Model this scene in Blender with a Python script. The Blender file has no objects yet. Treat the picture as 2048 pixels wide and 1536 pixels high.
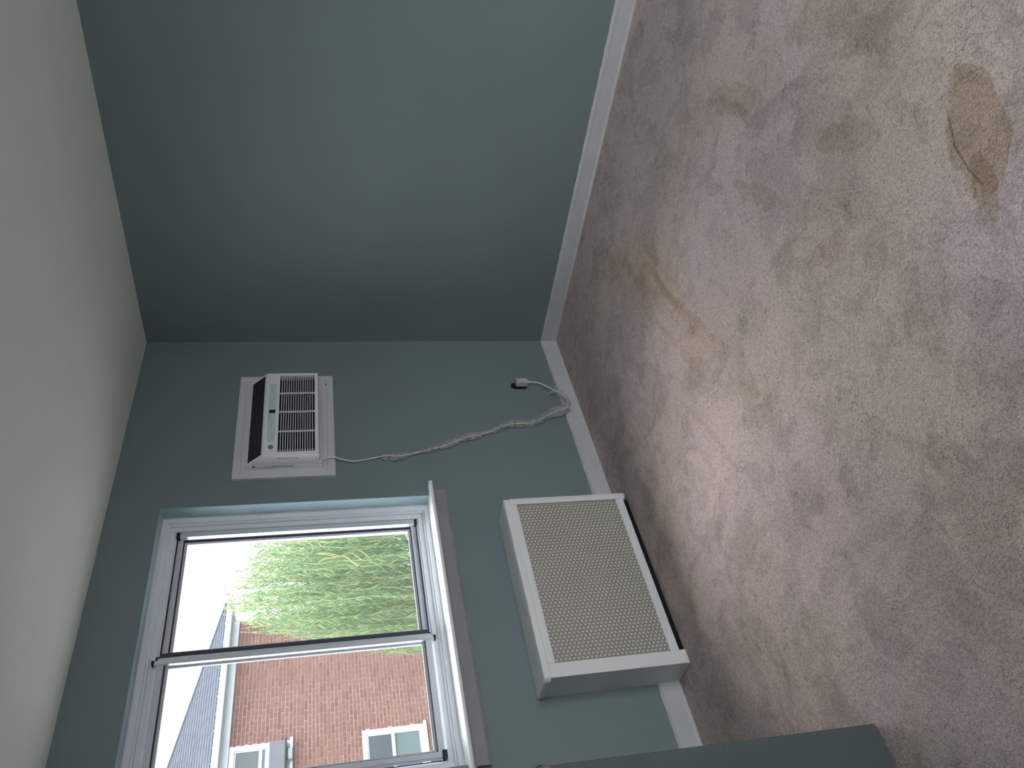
import bpy, math, random
from mathutils import Vector, Matrix, noise
random.seed(7)
D = bpy.data
COL = bpy.context.scene.collection
SC = bpy.context.scene

# ------------------------------------------------------------------ camera
cam = D.cameras.new('camera'); cam.sensor_width = 36; cam.lens = 36*1556.17/2048
cam.clip_start = .02; cam.clip_end = 500
co = D.objects.new('camera', cam); COL.objects.link(co); SC.camera = co
PX = Vector((-0.18764286, -0.14713988, -0.97115396))   # photo right = down (the phone was held sideways)
PU = Vector((0.66868356, -0.74336237, -0.01657353))
FW = Vector((0.71948068, 0.6525046, -0.23787666))
m = Matrix((PX, PU, -FW)).transposed().to_4x4(); m.translation = Vector((-3.7565, -3.0408, 1.4713))
co.matrix_world = m

# ------------------------------------------------------------------ world, light, exposure
SKY = 6.0
w = D.worlds.new('sky'); SC.world = w; w.use_nodes = True
bgn = w.node_tree.nodes['Background']; bgn.inputs[0].default_value = (.92, .97, 1, 1)
# standard overcast sky: luminance rises smoothly from the horizon to three times as much at the zenith
_t = w.node_tree; _tc = _t.nodes.new('ShaderNodeTexCoord'); _sx = _t.nodes.new('ShaderNodeSeparateXYZ'); _mr = _t.nodes.new('ShaderNodeMapRange')
_t.links.new(_tc.outputs['Generated'], _sx.inputs[0]); _t.links.new(_sx.outputs[2], _mr.inputs[0])
_mr.inputs[1].default_value = 0; _mr.inputs[2].default_value = 1; _mr.inputs[3].default_value = SKY*.75; _mr.inputs[4].default_value = SKY*1.4
_t.links.new(_mr.outputs[0], bgn.inputs[1])
# bright spot of the hidden sun behind thin cloud: very soft
sl = D.lights.new('hazy_sun', 'SUN'); sl.energy = 4.2; sl.angle = math.radians(34); sl.color = (1, .97, .92)
so_ = D.objects.new('hazy_sun', sl); COL.objects.link(so_)
so_.rotation_euler = Vector((.04, .56, .87)).to_track_quat('Z', 'Y').to_euler()
SC.view_settings.view_transform = 'Standard'; SC.view_settings.look = 'None'
SC.view_settings.gamma = 1; SC.view_settings.exposure = .17; SC.view_settings.use_curve_mapping = False

def portal(name, loc, size, rot):
    l = D.lights.new(name, 'AREA'); l.shape = 'RECTANGLE'; l.size, l.size_y = size; l.cycles.is_portal = True
    o = D.objects.new(name, l); COL.objects.link(o); o.location = loc; o.rotation_euler = rot
portal('window_portal', (-1.895, .27, 1.58), (1.4, 1.3), (math.pi/2, 0, math.pi))
# added fill lamp in the rear window opening, brightens the room from behind
rl = D.lights.new('rear_fill_light', 'AREA'); rl.shape = 'RECTANGLE'; rl.size, rl.size_y = 2.45, 1.75; rl.energy = 8; rl.color = (.93, .97, 1)
ro = D.objects.new('rear_fill_light', rl); COL.objects.link(ro); ro.location = (-2.3, -4.74, 1.25); ro.rotation_euler = (math.pi/2, 0, 0)

# ------------------------------------------------------------------ materials
def nt(name):
    mt = D.materials.new(name); mt.use_nodes = True; t = mt.node_tree
    return mt, t, t.nodes['Principled BSDF']
def mat(name, col, rough=.6, bump=0, bscale=200, var=0, vscale=8, metal=0, spec=.4, coat=0):
    mt, t, b = nt(name)
    b.inputs['Base Color'].default_value = (*col, 1); b.inputs['Roughness'].default_value = rough
    b.inputs['Metallic'].default_value = metal; b.inputs['Specular IOR Level'].default_value = spec
    b.inputs['Coat Weight'].default_value = coat
    tc = t.nodes.new('ShaderNodeTexCoord')
    if var:
        n = t.nodes.new('ShaderNodeTexNoise'); n.inputs['Scale'].default_value = vscale; n.inputs['Detail'].default_value = 4
        t.links.new(tc.outputs['Object'], n.inputs['Vector'])
        r = t.nodes.new('ShaderNodeMapRange'); r.inputs[1].default_value = .3; r.inputs[2].default_value = .7
        r.inputs[3].default_value = 1-var; r.inputs[4].default_value = 1+var
        t.links.new(n.outputs[0], r.inputs[0])
        mx = t.nodes.new('ShaderNodeVectorMath'); mx.operation = 'SCALE'; mx.inputs[0].default_value = col
        t.links.new(r.outputs[0], mx.inputs['Scale']); t.links.new(mx.outputs[0], b.inputs['Base Color'])
    if bump:
        n = t.nodes.new('ShaderNodeTexNoise'); n.inputs['Scale'].default_value = bscale; n.inputs['Detail'].default_value = 3
        t.links.new(tc.outputs['Object'], n.inputs['Vector'])
        bp = t.nodes.new('ShaderNodeBump'); bp.inputs['Strength'].default_value = bump; bp.inputs['Distance'].default_value = .002
        t.links.new(n.outputs[0], bp.inputs['Height']); t.links.new(bp.outputs[0], b.inputs['Normal'])
    return mt
M = {}
TEAL = (.195, .243, .258)
M['wall'] = mat('teal_paint', TEAL, .55, .25, 160, .035, 1.2)
M['reveal'] = mat('reveal_lit_teal', (.30, .41, .45), .45, .3, 90, .05, 9)  # wall teal made lighter, stands in for strong window light on it
M['ceiling'] = mat('ceiling_paint', (.83, .85, .78), .8, .2, 120, .03, 1.5)
M['trim'] = mat('white_trim_paint', (.64, .62, .64), .38, .15, 60, .04, 6)
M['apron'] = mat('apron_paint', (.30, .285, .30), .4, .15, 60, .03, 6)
M['stool'] = mat('stool_paint', (.93, .95, .96), .3, .1, 60)
M['base'] = mat('baseboard_paint', (.58, .56, .58), .4, .2, 50, .05, 5)
M['vinyl'] = mat('window_vinyl', (.80, .82, .88), .45, .03, 80, .03, 12)
M['alu'] = mat('sash_aluminium', (.66, .67, .74), .32, 0, 1, .03, 20)
M['bright'] = mat('sash_rail', (.80, .83, .88), .38, metal=.55)
M['darkalu'] = mat('interlock_aluminium', (.07, .07, .095), .45)
M['gasket'] = mat('black_gasket', (.012, .013, .02), .6)
M['cover'] = mat('cover_enamel', (.80, .79, .79), .35, .05, 40, .03, 6, coat=.2)
M['grille'] = mat('grille_metal', (.68, .64, .58), .4, 0, 1, .03, 7)
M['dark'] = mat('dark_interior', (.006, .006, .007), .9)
M['iron'] = mat('old_radiator_paint', (.02, .019, .017), .6)
M['ac'] = mat('appliance_plastic', (.83, .83, .86), .35)
M['ac_panel'] = mat('control_film', (.58, .69, .73), .3)
M['ac_dark'] = mat('louver_plastic', (.012, .014, .022), .4)
M['ac_slit'] = mat('louver_slit', (.09, .095, .115), .5)
M['black'] = mat('black_plastic', (.006, .008, .009), .35)
M['ink'] = mat('print_ink', (.10, .13, .15), .6)
M['inkd'] = mat('logo_ink', (.035, .05, .07), .5)
M['cord'] = mat('cord_rubber', (.78, .76, .75), .45)
M['plug'] = mat('plug_plastic', (.62, .55, .55), .4)
M['button'] = mat('plug_button', (.30, .27, .14), .5)
M['chrome'] = mat('polished_chrome', (.62, .58, .52), .12, metal=1)
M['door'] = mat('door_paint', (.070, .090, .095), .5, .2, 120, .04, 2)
# outside
M['mortar'] = mat('mortar', (.31, .20, .165), .9, .3, 60, .06, 3)
BR = [(.150, .070, .054), (.136, .062, .048), (.164, .080, .062), (.145, .073, .060), (.122, .056, .045)]
BM = [mat('clay_brick', tuple(c*.93 for c in k), .9, .4, 50, .12, 14) for k in BR]
M['extwhite'] = mat('exterior_white_paint', (.54, .57, .60), .6, 0, 1, .05, 2)
M['gutter'] = mat('weathered_gutter', (.24, .25, .255), .5, 0, 1, .12, 6)
M['concrete'] = mat('pale_concrete', (.09, .09, .088), .9, .2, 20, .1, 1)
M['grass'] = mat('lawn', (.05, .075, .03), .9, .5, 20, .2, 3)
M['bark'] = mat('willow_bark', (.06, .05, .04), .9, .6, 30, .2, 6)
M['twig'] = mat('yellow_twig', (.36, .34, .14), .6)
M['acext'] = mat('outdoor_unit_metal', (.095, .095, .115), .5, 0, 1, .06, 6)
M['blind'] = mat('window_blind_fabric', (.075, .10, .11), .8)
M['blindp'] = mat('pale_blind_fabric', (.11, .15, .155), .8)

def shingle_mat():
    mt, t, b = nt('roof_shingles'); b.inputs['Roughness'].default_value = 1; b.inputs['Specular IOR Level'].default_value = 0
    tc = t.nodes.new('ShaderNodeTexCoord'); mp = t.nodes.new('ShaderNodeMapping')
    mp.inputs['Scale'].default_value = (5, 1, 1); t.links.new(tc.outputs['Object'], mp.inputs[0])
    n = t.nodes.new('ShaderNodeTexNoise'); n.inputs['Scale'].default_value = 3; n.inputs['Detail'].default_value = 8; n.inputs['Roughness'].default_value = .8
    t.links.new(mp.outputs[0], n.inputs['Vector'])
    r = t.nodes.new('ShaderNodeValToRGB'); r.color_ramp.elements[0].position = .32; r.color_ramp.elements[1].position = .8
    r.color_ramp.elements[0].color = (.046, .051, .062, 1); r.color_ramp.elements[1].color = (.095, .102, .122, 1)
    t.links.new(n.outputs[0], r.inputs[0]); t.links.new(r.outputs[0], b.inputs['Base Color'])
    return mt
M['shingle'] = shingle_mat()

def leaf_mat():
    mt, t, b = nt('willow_leaf'); t.nodes.remove(b)
    out = t.nodes['Material Output']
    geo = t.nodes.new('ShaderNodeNewGeometry')
    r = t.nodes.new('ShaderNodeValToRGB'); e = r.color_ramp.elements
    e[0].color = (.085, .155, .080, 1); e[1].color = (.36, .42, .20, 1)
    k = e.new(.45); k.color = (.135, .225, .115, 1); k = e.new(.8); k.color = (.21, .30, .155, 1)
    t.links.new(geo.outputs['Random Per Island'], r.inputs[0])
    d = t.nodes.new('ShaderNodeBsdfDiffuse'); tr = t.nodes.new('ShaderNodeBsdfTranslucent'); mx = t.nodes.new('ShaderNodeMixShader')
    mx.inputs[0].default_value = .4
    t.links.new(r.outputs[0], d.inputs[0]); t.links.new(r.outputs[0], tr.inputs[0])
    t.links.new(d.outputs[0], mx.inputs[1]); t.links.new(tr.outputs[0], mx.inputs[2]); t.links.new(mx.outputs[0], out.inputs[0])
    return mt
M['leaf'] = leaf_mat()

def glass_mat(name, tint, veil, refl=.9):
    mt, t, b = nt(name); t.nodes.remove(b); out = t.nodes['Material Output']
    tr = t.nodes.new('ShaderNodeBsdfTransparent'); tr.inputs[0].default_value = (*tint, 1)
    gl = t.nodes.new('ShaderNodeBsdfGlossy'); gl.inputs['Roughness'].default_value = .02
    fr = t.nodes.new('ShaderNodeFresnel'); gm = t.nodes.new('ShaderNodeNewGeometry'); im = t.nodes.new('ShaderNodeMapRange')
    im.inputs[3].default_value = 1.45; im.inputs[4].default_value = 1/1.45; t.links.new(gm.outputs['Backfacing'], im.inputs[0]); t.links.new(im.outputs[0], fr.inputs[0])
    tl = t.nodes.new('ShaderNodeBsdfTranslucent'); tl.inputs[0].default_value = (.75, .82, .9, 1)  # translucent share puts a pale veil of glare into the pane
    m1 = t.nodes.new('ShaderNodeMixShader'); m2 = t.nodes.new('ShaderNodeMixShader')
    m1.inputs[0].default_value = veil
    t.links.new(tr.outputs[0], m1.inputs[1]); t.links.new(tl.outputs[0], m1.inputs[2])
    t.links.new(fr.outputs[0], m2.inputs[0]); t.links.new(m1.outputs[0], m2.inputs[1]); t.links.new(gl.outputs[0], m2.inputs[2])
    t.links.new(m2.outputs[0], out.inputs[0]); return mt
M['glass'] = glass_mat('veiled_window_glass', (.97, .98, .98), .010)
M['extglass'] = mat('distant_window_glass', (.045, .055, .062), .12, spec=.5)
M['extglass2'] = mat('distant_window_glass_with_blind', (.085, .115, .118), .2, spec=.5)

def wrap_mat():
    mt, t, b = nt('clear_plastic_wrap'); t.nodes.remove(b); out = t.nodes['Material Output']
    tr = t.nodes.new('ShaderNodeBsdfTransparent'); tr.inputs[0].default_value = (.95, .95, .95, 1)
    d = t.nodes.new('ShaderNodeBsdfPrincipled'); d.inputs['Base Color'].default_value = (.62, .60, .60, 1); d.inputs['Roughness'].default_value = .25
    tc = t.nodes.new('ShaderNodeTexCoord'); n = t.nodes.new('ShaderNodeTexNoise'); n.inputs['Scale'].default_value = 45; n.inputs['Detail'].default_value = 4; n.inputs['Distortion'].default_value = 1
    t.links.new(tc.outputs['Object'], n.inputs['Vector'])
    r = t.nodes.new('ShaderNodeMapRange'); r.inputs[1].default_value = .38; r.inputs[2].default_value = .68; r.inputs[3].default_value = .14; r.inputs[4].default_value = .55
    t.links.new(n.outputs[0], r.inputs[0])
    mx = t.nodes.new('ShaderNodeMixShader'); t.links.new(r.outputs[0], mx.inputs[0])
    t.links.new(tr.outputs[0], mx.inputs[1]); t.links.new(d.outputs[0], mx.inputs[2]); t.links.new(mx.outputs[0], out.inputs[0])
    return mt
M['wrap'] = wrap_mat()

def carpet_mat():
    mt, t, b = nt('cut_pile_carpet'); N = t.nodes; L = t.links
    b.inputs['Roughness'].default_value = 1; b.inputs['Specular IOR Level'].default_value = .05
    b.inputs['Sheen Weight'].default_value = .1; b.inputs['Sheen Roughness'].default_value = .6
    tc = N.new('ShaderNodeTexCoord')
    def noi(sc, det, dist=0, rough=.5, vec=None):
        n = N.new('ShaderNodeTexNoise'); n.inputs['Scale'].default_value = sc; n.inputs['Detail'].default_value = det
        n.inputs['Distortion'].default_value = dist; n.inputs['Roughness'].default_value = rough
        L.new(vec or tc.outputs['Object'], n.inputs['Vector']); return n.outputs[0]
    def rng(v, a, bb, c, d, smooth=False):
        r = N.new('ShaderNodeMapRange'); r.interpolation_type = 'SMOOTHSTEP' if smooth else 'LINEAR'
        for i, x in enumerate((a, bb, c, d)): r.inputs[i+1].default_value = x
        L.new(v, r.inputs[0]); return r.outputs[0]
    def mth(op, a, bb):
        n = N.new('ShaderNodeMath'); n.operation = op
        for i, x in enumerate((a, bb)):
            if isinstance(x, (int, float)): n.inputs[i].default_value = x
            else: L.new(x, n.inputs[i])
        return n.outputs[0]
    mp = N.new('ShaderNodeMapping'); mp.inputs['Rotation'].default_value = (0, 0, .7); mp.inputs['Scale'].default_value = (1.25, .8, 1)
    L.new(tc.outputs['Object'], mp.inputs[0]); V = mp.outputs[0]
    pile = noi(310, 3, .7, .65, V)
    pile2 = noi(150, 2, 1.0, .6, V)
    h = mth('ADD', mth('MULTIPLY', pile, .6), mth('MULTIPLY', pile2, .4))
    speck = rng(h, .42, .56, .60, 1.18)
    # nap laid over by footsteps: patches with soft and hard sides
    nap1 = rng(noi(3.1, 4, .9, .6), .50, .575, 1.0, .85, True)
    nap2 = rng(noi(7.5, 3, 1.1, .6), .52, .60, 1.0, .87, True)
    nap3 = rng(noi(1.1, 3, .3), .35, .65, .93, 1.06, True)
    k = mth('MULTIPLY', mth('MULTIPLY', nap1, nap2), mth('MULTIPLY', nap3, speck))
    # thin creases in the pile
    cn = noi(4.2, 4, 1.2, .65); cr = mth('ABSOLUTE', mth('SUBTRACT', cn, .5), 0)
    crm = rng(cr, 0, .0065, 1, 0)
    gate = rng(noi(5, 2), .52, .60, 0, 1)
    k = mth('MULTIPLY', k, mth('SUBTRACT', 1.0, mth('MULTIPLY', mth('MULTIPLY', crm, gate), .42)))
    hue = N.new('ShaderNodeMix'); hue.data_type = 'RGBA'
    hue.inputs[6].default_value = (.62, .49, .475, 1); hue.inputs[7].default_value = (.61, .488, .435, 1)
    L.new(rng(noi(1.3, 2), .42, .62, 0, 1, True), hue.inputs[0])
    col = hue.outputs[2]
    # stains: a soiled patch near the camera and rubbed tracks towards the corner
    sep = N.new('ShaderNodeSeparateXYZ'); L.new(tc.outputs['Object'], sep.inputs[0])
    wob = noi(7, 4, 1.0, .6)
    def blob(cx, cy, ang, rx, ry, soft=.35, wamp=1.0):
        c, s = math.cos(ang), math.sin(ang)
        dx = mth('SUBTRACT', sep.outputs[0], cx); dy = mth('SUBTRACT', sep.outputs[1], cy)
        u = mth('DIVIDE', mth('ADD', mth('MULTIPLY', dx, c), mth('MULTIPLY', dy, s)), rx)
        v = mth('DIVIDE', mth('SUBTRACT', mth('MULTIPLY', dy, c), mth('MULTIPLY', dx, s)), ry)
        d = mth('ADD', mth('MULTIPLY', u, u), mth('MULTIPLY', v, v))
        d = mth('ADD', d, mth('MULTIPLY', mth('SUBTRACT', wob, .5), 6.5*wamp))
        return rng(d, 1-soft, 1+soft, 1, 0, True)
    def stain(col, mask, c, amt):
        x = N.new('ShaderNodeMix'); x.data_type = 'RGBA'; x.blend_type = 'MULTIPLY'
        L.new(mth('MULTIPLY', mask, amt), x.inputs[0]); L.new(col, x.inputs[6]); x.inputs[7].default_value = (*c, 1); return x.outputs[2]
    for a in ((-2.265, -2.475, 2.457, .175, .078, .14, .45), (-2.39, -2.37, 2.6, .09, .03, .2, .5)):
        col = stain(col, blob(*a), (.74, .67, .56), .85)
    for a in ((-2.20, -2.437, 2.55, .055, .0035, .6, .12), (-2.275, -2.398, 2.85, .05, .0035, .6, .12), (-2.345, -2.381, 3.0, .035, .003, .6, .12)):
        col = stain(col, blob(*a), (.45, .40, .36), .7)
    for a in ((-1.15, -1.22, .08, .55, .12, .9, .6), (-.75, -1.0, .3, .35, .10, .9, .6)):
        col = stain(col, blob(*a), (.90, .83, .70), .55)
    for a in ((-1.2, -1.22, .15, .32, .022), (-1.38, -1.10, .2, .30, .02), (-.98, -1.2, .1, .25, .022), (-1.5, -1.3, .25, .22, .018), (-.7, -1.05, .1, .25, .03),
              (-1.75, -1.0, .3, .20, .015), (-1.95, -1.36, .5, .09, .016)):
        col = stain(col, blob(*a, .6, .8), (.86, .79, .67), .6)
    for a in ((-1.16, -2.07, .4, .17, .05), (-1.85, -2.25, .5, .13, .05), (-1.55, -1.9, .3, .15, .04), (-2.0, -1.95, .8, .12, .05), (-1.7, -2.5, .2, .16, .07), (-1.45, -2.45, 1.0, .14, .05)):
        col = stain(col, blob(*a, .3, .8), (.80, .76, .72), .7)
    sc = N.new('ShaderNodeVectorMath'); sc.operation = 'SCALE'; L.new(col, sc.inputs[0]); L.new(k, sc.inputs['Scale'])
    L.new(sc.outputs[0], b.inputs['Base Color'])
    bp = N.new('ShaderNodeBump'); bp.inputs['Strength'].default_value = 1; bp.inputs['Distance'].default_value = .006
    hh = mth('SUBTRACT', h, mth('MULTIPLY', mth('MULTIPLY', crm, gate), .3))
    L.new(hh, bp.inputs['Height']); L.new(bp.outputs[0], b.inputs['Normal'])
    return mt
M['carpet'] = carpet_mat()

# ------------------------------------------------------------------ mesh helpers
class MB:
    def __init__(s): s.v = []; s.f = []
    def box(s, x0, x1, y0, y1, z0, z1, bev=0):
        if bev: return s.bbox(x0, x1, y0, y1, z0, z1, bev)
        n = len(s.v)
        s.v += [(x, y, z) for z in (z0, z1) for y in (y0, y1) for x in (x0, x1)]
        s.f += [tuple(n+i for i in q) for q in ((0, 2, 3, 1), (4, 5, 7, 6), (0, 1, 5, 4), (2, 6, 7, 3), (0, 4, 6, 2), (1, 3, 7, 5))]
        return s
    def bbox(s, x0, x1, y0, y1, z0, z1, b):
        # box with chamfered edges (24 vertices)
        lo = (x0, y0, z0); hi = (x1, y1, z1); n = len(s.v); idx = {}
        for sx in (0, 1):
            for sy in (0, 1):
                for sz in (0, 1):
                    for ax in range(3):
                        sg = (sx, sy, sz); p = []
                        for a in range(3):
                            base = hi[a] if sg[a] else lo[a]
                            p.append(base if a == ax else base + (-b if sg[a] else b))
                        idx[(sx, sy, sz, ax)] = len(s.v); s.v.append(tuple(p))
        for ax in range(3):
            o = [a for a in range(3) if a != ax]
            for sg in (0, 1):
                q = []
                for c in ((0, 0), (1, 0), (1, 1), (0, 1)):
                    k = [0, 0, 0]; k[ax] = sg; k[o[0]] = c[0]; k[o[1]] = c[1]; q.append(idx[(*k, ax)])
                s.f.append(tuple(q))
            for c in ((0, 0), (1, 0), (1, 1), (0, 1)):
                k0 = [0, 0, 0]; k0[o[0]] = c[0]; k0[o[1]] = c[1]; k1 = list(k0); k1[ax] = 1
                s.f.append((idx[(*k0, o[0])], idx[(*k0, o[1])], idx[(*k1, o[1])], idx[(*k1, o[0])]))
        for sx in (0, 1):
            for sy in (0, 1):
                for sz in (0, 1): s.f.append(tuple(idx[(sx, sy, sz, a)] for a in range(3)))
        return s
    def prism(s, poly, a0, a1, ax):
        # polygon in the two other axes extruded along ax
        n = len(s.v); k = len(poly)
        for a in (a0, a1):
            for p in poly:
                q = list(p); q.insert(ax, a); s.v.append(tuple(q))
        s.f.append(tuple(range(n, n+k))); s.f.append(tuple(range(n+2*k-1, n+k-1, -1)))
        for i in range(k):
            j = (i+1) % k; s.f.append((n+i, n+j, n+k+j, n+k+i))
        return s
    def tube(s, pts, r, seg=8, cap=True):
        pts = [Vector(p) for p in pts]; n = len(s.v)
        up = Vector((.13, .21, .97))
        for i, p in enumerate(pts):
            t = (pts[min(i+1, len(pts)-1)]-pts[max(i-1, 0)]).normalized()
            a = t.cross(up)
            if a.length < .05: a = t.cross(Vector((1, 0, 0)))
            a.normalize(); b = t.cross(a); rr = r[i] if isinstance(r, (list, tuple)) else r
            for j in range(seg):
                th = 2*math.pi*j/seg; s.v.append(tuple(p+a*math.cos(th)*rr+b*math.sin(th)*rr))
        for i in range(len(pts)-1):
            for j in range(seg):
                k = (j+1) % seg; s.f.append((n+i*seg+j, n+i*seg+k, n+(i+1)*seg+k, n+(i+1)*seg+j))
        if cap:
            s.f.append(tuple(range(n, n+seg))); e = n+(len(pts)-1)*seg; s.f.append(tuple(range(e+seg-1, e-1, -1)))
        return s
    def lathe(s, c, axis, prof, seg=24):
        # prof: (distance along axis, radius)
        axis = Vector(axis).normalized(); a = axis.cross(Vector((0, 0, 1)) if abs(axis.z) < .9 else Vector((1, 0, 0))).normalized(); b = axis.cross(a); n = len(s.v); c = Vector(c)
        for d, r in prof:
            for j in range(seg):
                th = 2*math.pi*j/seg; s.v.append(tuple(c+axis*d+(a*math.cos(th)+b*math.sin(th))*r))
        for i in range(len(prof)-1):
            for j in range(seg):
                k = (j+1) % seg; s.f.append((n+i*seg+j, n+i*seg+k, n+(i+1)*seg+k, n+(i+1)*seg+j))
        s.f.append(tuple(range(n, n+seg))); e = n+(len(prof)-1)*seg; s.f.append(tuple(range(e+seg-1, e-1, -1)))
        return s
    def quad(s, *p):
        n = len(s.v); s.v += [tuple(q) for q in p]; s.f.append(tuple(range(n, n+len(p)))); return s
    def build(s, name, mt, parent=None, smooth=False, bevel=0, recalc=True):
        off = Vector((0, 0, 0)); p = parent
        while p: off += Vector(p.get('_o', (0, 0, 0))); p = p.parent
        me = D.meshes.new(name)
        me.from_pydata([tuple(Vector(v)-off) for v in s.v], [], s.f)
        if recalc:
            import bmesh
            bm = bmesh.new(); bm.from_mesh(me); bmesh.ops.recalc_face_normals(bm, faces=bm.faces); bm.to_mesh(me); bm.free()
        me.materials.append(mt)
        if smooth:
            for pl in me.polygons: pl.use_smooth = True
        o = D.objects.new(name, me); COL.objects.link(o)
        if parent: o.parent = parent
        if bevel:
            bv = o.modifiers.new('bevel', 'BEVEL'); bv.width = bevel; bv.segments = 2; bv.limit_method = 'ANGLE'
        return o
def tag(o, label=None, cat=None, group=None, kind=None):
    if label: o['label'] = label
    if cat: o['category'] = cat
    if group: o['group'] = group
    if kind: o['kind'] = kind
    return o
def empty(name, loc=(0, 0, 0), rz=0):
    o = D.objects.new(name, None); COL.objects.link(o); o.location = loc; o.rotation_euler = (0, 0, rz); o.empty_display_size = .1
    o['_o'] = tuple(loc) if rz == 0 else (0, 0, 0)
    return o
def ring(mb, x0, x1, z0, z1, wd, y0, y1, b=0):
    # rectangular frame made of four bars in the XZ plane
    mb.box(x0, x0+wd, y0, y1, z0, z1, b).box(x1-wd, x1, y0, y1, z0, z1, b)
    mb.box(x0+wd, x1-wd, y0, y1, z0, z0+wd, b).box(x0+wd, x1-wd, y0, y1, z1-wd, z1, b)
    return mb

# ------------------------------------------------------------------ room shell
H = 2.44; XL = -3.965; YB = -4.7; WT = .25
OX0, OX1, OZ0, OZ1 = -2.562, -1.228, .94, 2.2115     # window opening
wl = MB()
AX0, AX1, AZ0, AZ1 = -.99, -.42, 1.50, 1.86        # sleeve hole of the air conditioner
xs = [XL-.2, OX0, OX1, AX0, AX1, .2]
def wallcol(mb, x0, x1, holes, y0=0, y1=WT, zlo=-.1, zhi=H+.1):
    z = zlo
    for a, b in holes: mb.box(x0, x1, y0, y1, z, a); z = b
    mb.box(x0, x1, y0, y1, z, zhi)
wallcol(wl, xs[0], xs[1], []); wallcol(wl, xs[1], xs[2], [(OZ0, OZ1)]); wallcol(wl, xs[2], xs[3], [])
wallcol(wl, xs[3], xs[4], [(AZ0, AZ1)]); wallcol(wl, xs[4], xs[5], [])
WF = wl.build('wall_front', M['wall']); tag(WF, 'teal painted wall with the window and air conditioner', kind='structure')
tag(MB().box(0, .2, YB, 0, -.1, H+.1).build('wall_right', M['wall']), 'long bare teal wall running from the corner', kind='structure')
wb = MB(); wallcol(wb, XL-.2, -3.6, [], YB-WT, YB); wallcol(wb, -3.6, -1.0, [(.3, 2.2)], YB-WT, YB); wallcol(wb, -1.0, .2, [], YB-WT, YB)
tag(wb.build('wall_back', M['wall']), kind='structure')
wv = MB().box(XL-.12, XL, -1.05, 0, -.1, H+.1).box(XL-.12, XL, YB, -1.95, -.1, H+.1).box(XL-.12, XL, -1.95, -1.05, 2.06, H+.1)
tag(wv.build('wall_left', M['wall']), kind='structure')
# hall seen through the doorway
tag(MB().box(XL-1.3, XL-1.2, -2.6, -.92, -.1, H+.1).box(XL-1.2, XL-.12, -1.02, -.92, -.1, H+.1).box(XL-1.2, XL-.12, -2.6, -2.5, -.1, H+.1)
    .box(XL-1.3, XL-.1, -2.6, -.92, H, H+.1).box(XL-1.3, XL-.1, -2.6, -.92, -.1, -.002).build('wall_hall', M['wall']), kind='structure')
tag(MB().box(XL-.2, .2, YB-.2, .2, H, H+.12).build('ceiling', M['ceiling']), 'off-white painted ceiling', kind='structure')
fl = MB(); NX, NY = 120, 140
for j in range(NY+1):
    for i in range(NX+1):
        x = XL-.1+(-XL+.1)*i/NX; y = YB+(-YB)*j/NY
        e = min(-x, -y, 1)
        z = .0035*noise.noise(Vector((x*2.2, y*2.2, 0)))*min(1, e*6)-.001
        fl.v.append((x, y, z-.002))
for j in range(NY):
    for i in range(NX):
        a = j*(NX+1)+i; fl.f.append((a, a+1, a+NX+2, a+NX+1))
FL = fl.build('floor', M['carpet'], smooth=True); tag(FL, 'beige cut-pile carpet with worn tracks and stains', kind='structure')

# baseboards with a bead on top and a thin shoe at the carpet
BH = .0922
def base(name, a, b, axis, side):
    # profile (distance from wall, z)
    pr = [(0, -.006), (.015, -.006), (.016, .004), (.0135, .009), (.012, .012), (.012, BH-.018), (.0145, BH-.015), (.0135, BH-.006), (.008, BH-.002), (0, BH)]
    mb = MB()
    if axis == 'x': mb.prism([(-d, z) for d, z in pr], a, b, 0)
    else: mb.prism([(side*d if side < 0 else d, z) for d, z in pr] if side < 0 else [(XL+d, z) for d, z in pr], a, b, 1)
    return mb
tag(base('x', -1.42, -.0, 'x', 1).build('baseboard_front', M['base']), 'white baseboard between the corner and the radiator cover', kind='structure')
tag(base('x', XL, -2.335, 'x', 1).build('trim_2', M['base']), 'white baseboard left of the radiator cover', kind='structure')
tag(base('x', YB, -.013, 'y', -1).build('baseboard_right', M['base']), 'white baseboard along the long bare wall', kind='structure')
tag(base('x', -1.05, -.013, 'y', 1).build('baseboard_left', M['base']), kind='structure')
# ragged caulk line above the boards
for nm, ax in (('trim_3', 0), ('trim_4', 1)):
    mb = MB(); n = 420; L_ = 3.9 if ax == 0 else 4.6; prev = None
    for i in range(n+1):
        t = -L_*i/n; hgt = .0022+.0038*max(0, noise.noise(Vector((t*16, ax*7, 2)))+.15)+.0015*noise.noise(Vector((t*60, ax*3, 5)))
        hgt = max(hgt, .0008)
        for d, z in ((0, BH+hgt), (.003, BH+hgt*.6), (.010, BH-.003)):
            mb.v.append((t, -d, z) if ax == 0 else (-d, t, z))
        if i:
            k = 3*(i-1)
            if not (ax == 0 and -2.345 < t < -1.41):
                for q in (0, 1): mb.f.append((k+q, k+q+1, k+q+4, k+q+3))
    tag(mb.build(nm, M['trim'], smooth=True), 'uneven painted caulk line above the baseboard', kind='structure')
# painted corner seam
mb = MB(); n = 160
for i in range(n+1):
    z = BH+(H-BH)*i/n; k = .0025+.0012*noise.noise(Vector((z*14, 1, 1)))
    mb.v += [(0, -.0005-k, z), (-k*.5, -k*.5, z), (-k-.0005, 0, z)]
    if i:
        a = 3*(i-1); mb.f += [(a, a+1, a+4, a+3), (a+1, a+2, a+5, a+4)]
tag(mb.build('trim_5', M['wall'], smooth=True), 'painted seam in the wall corner', kind='structure')

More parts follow.
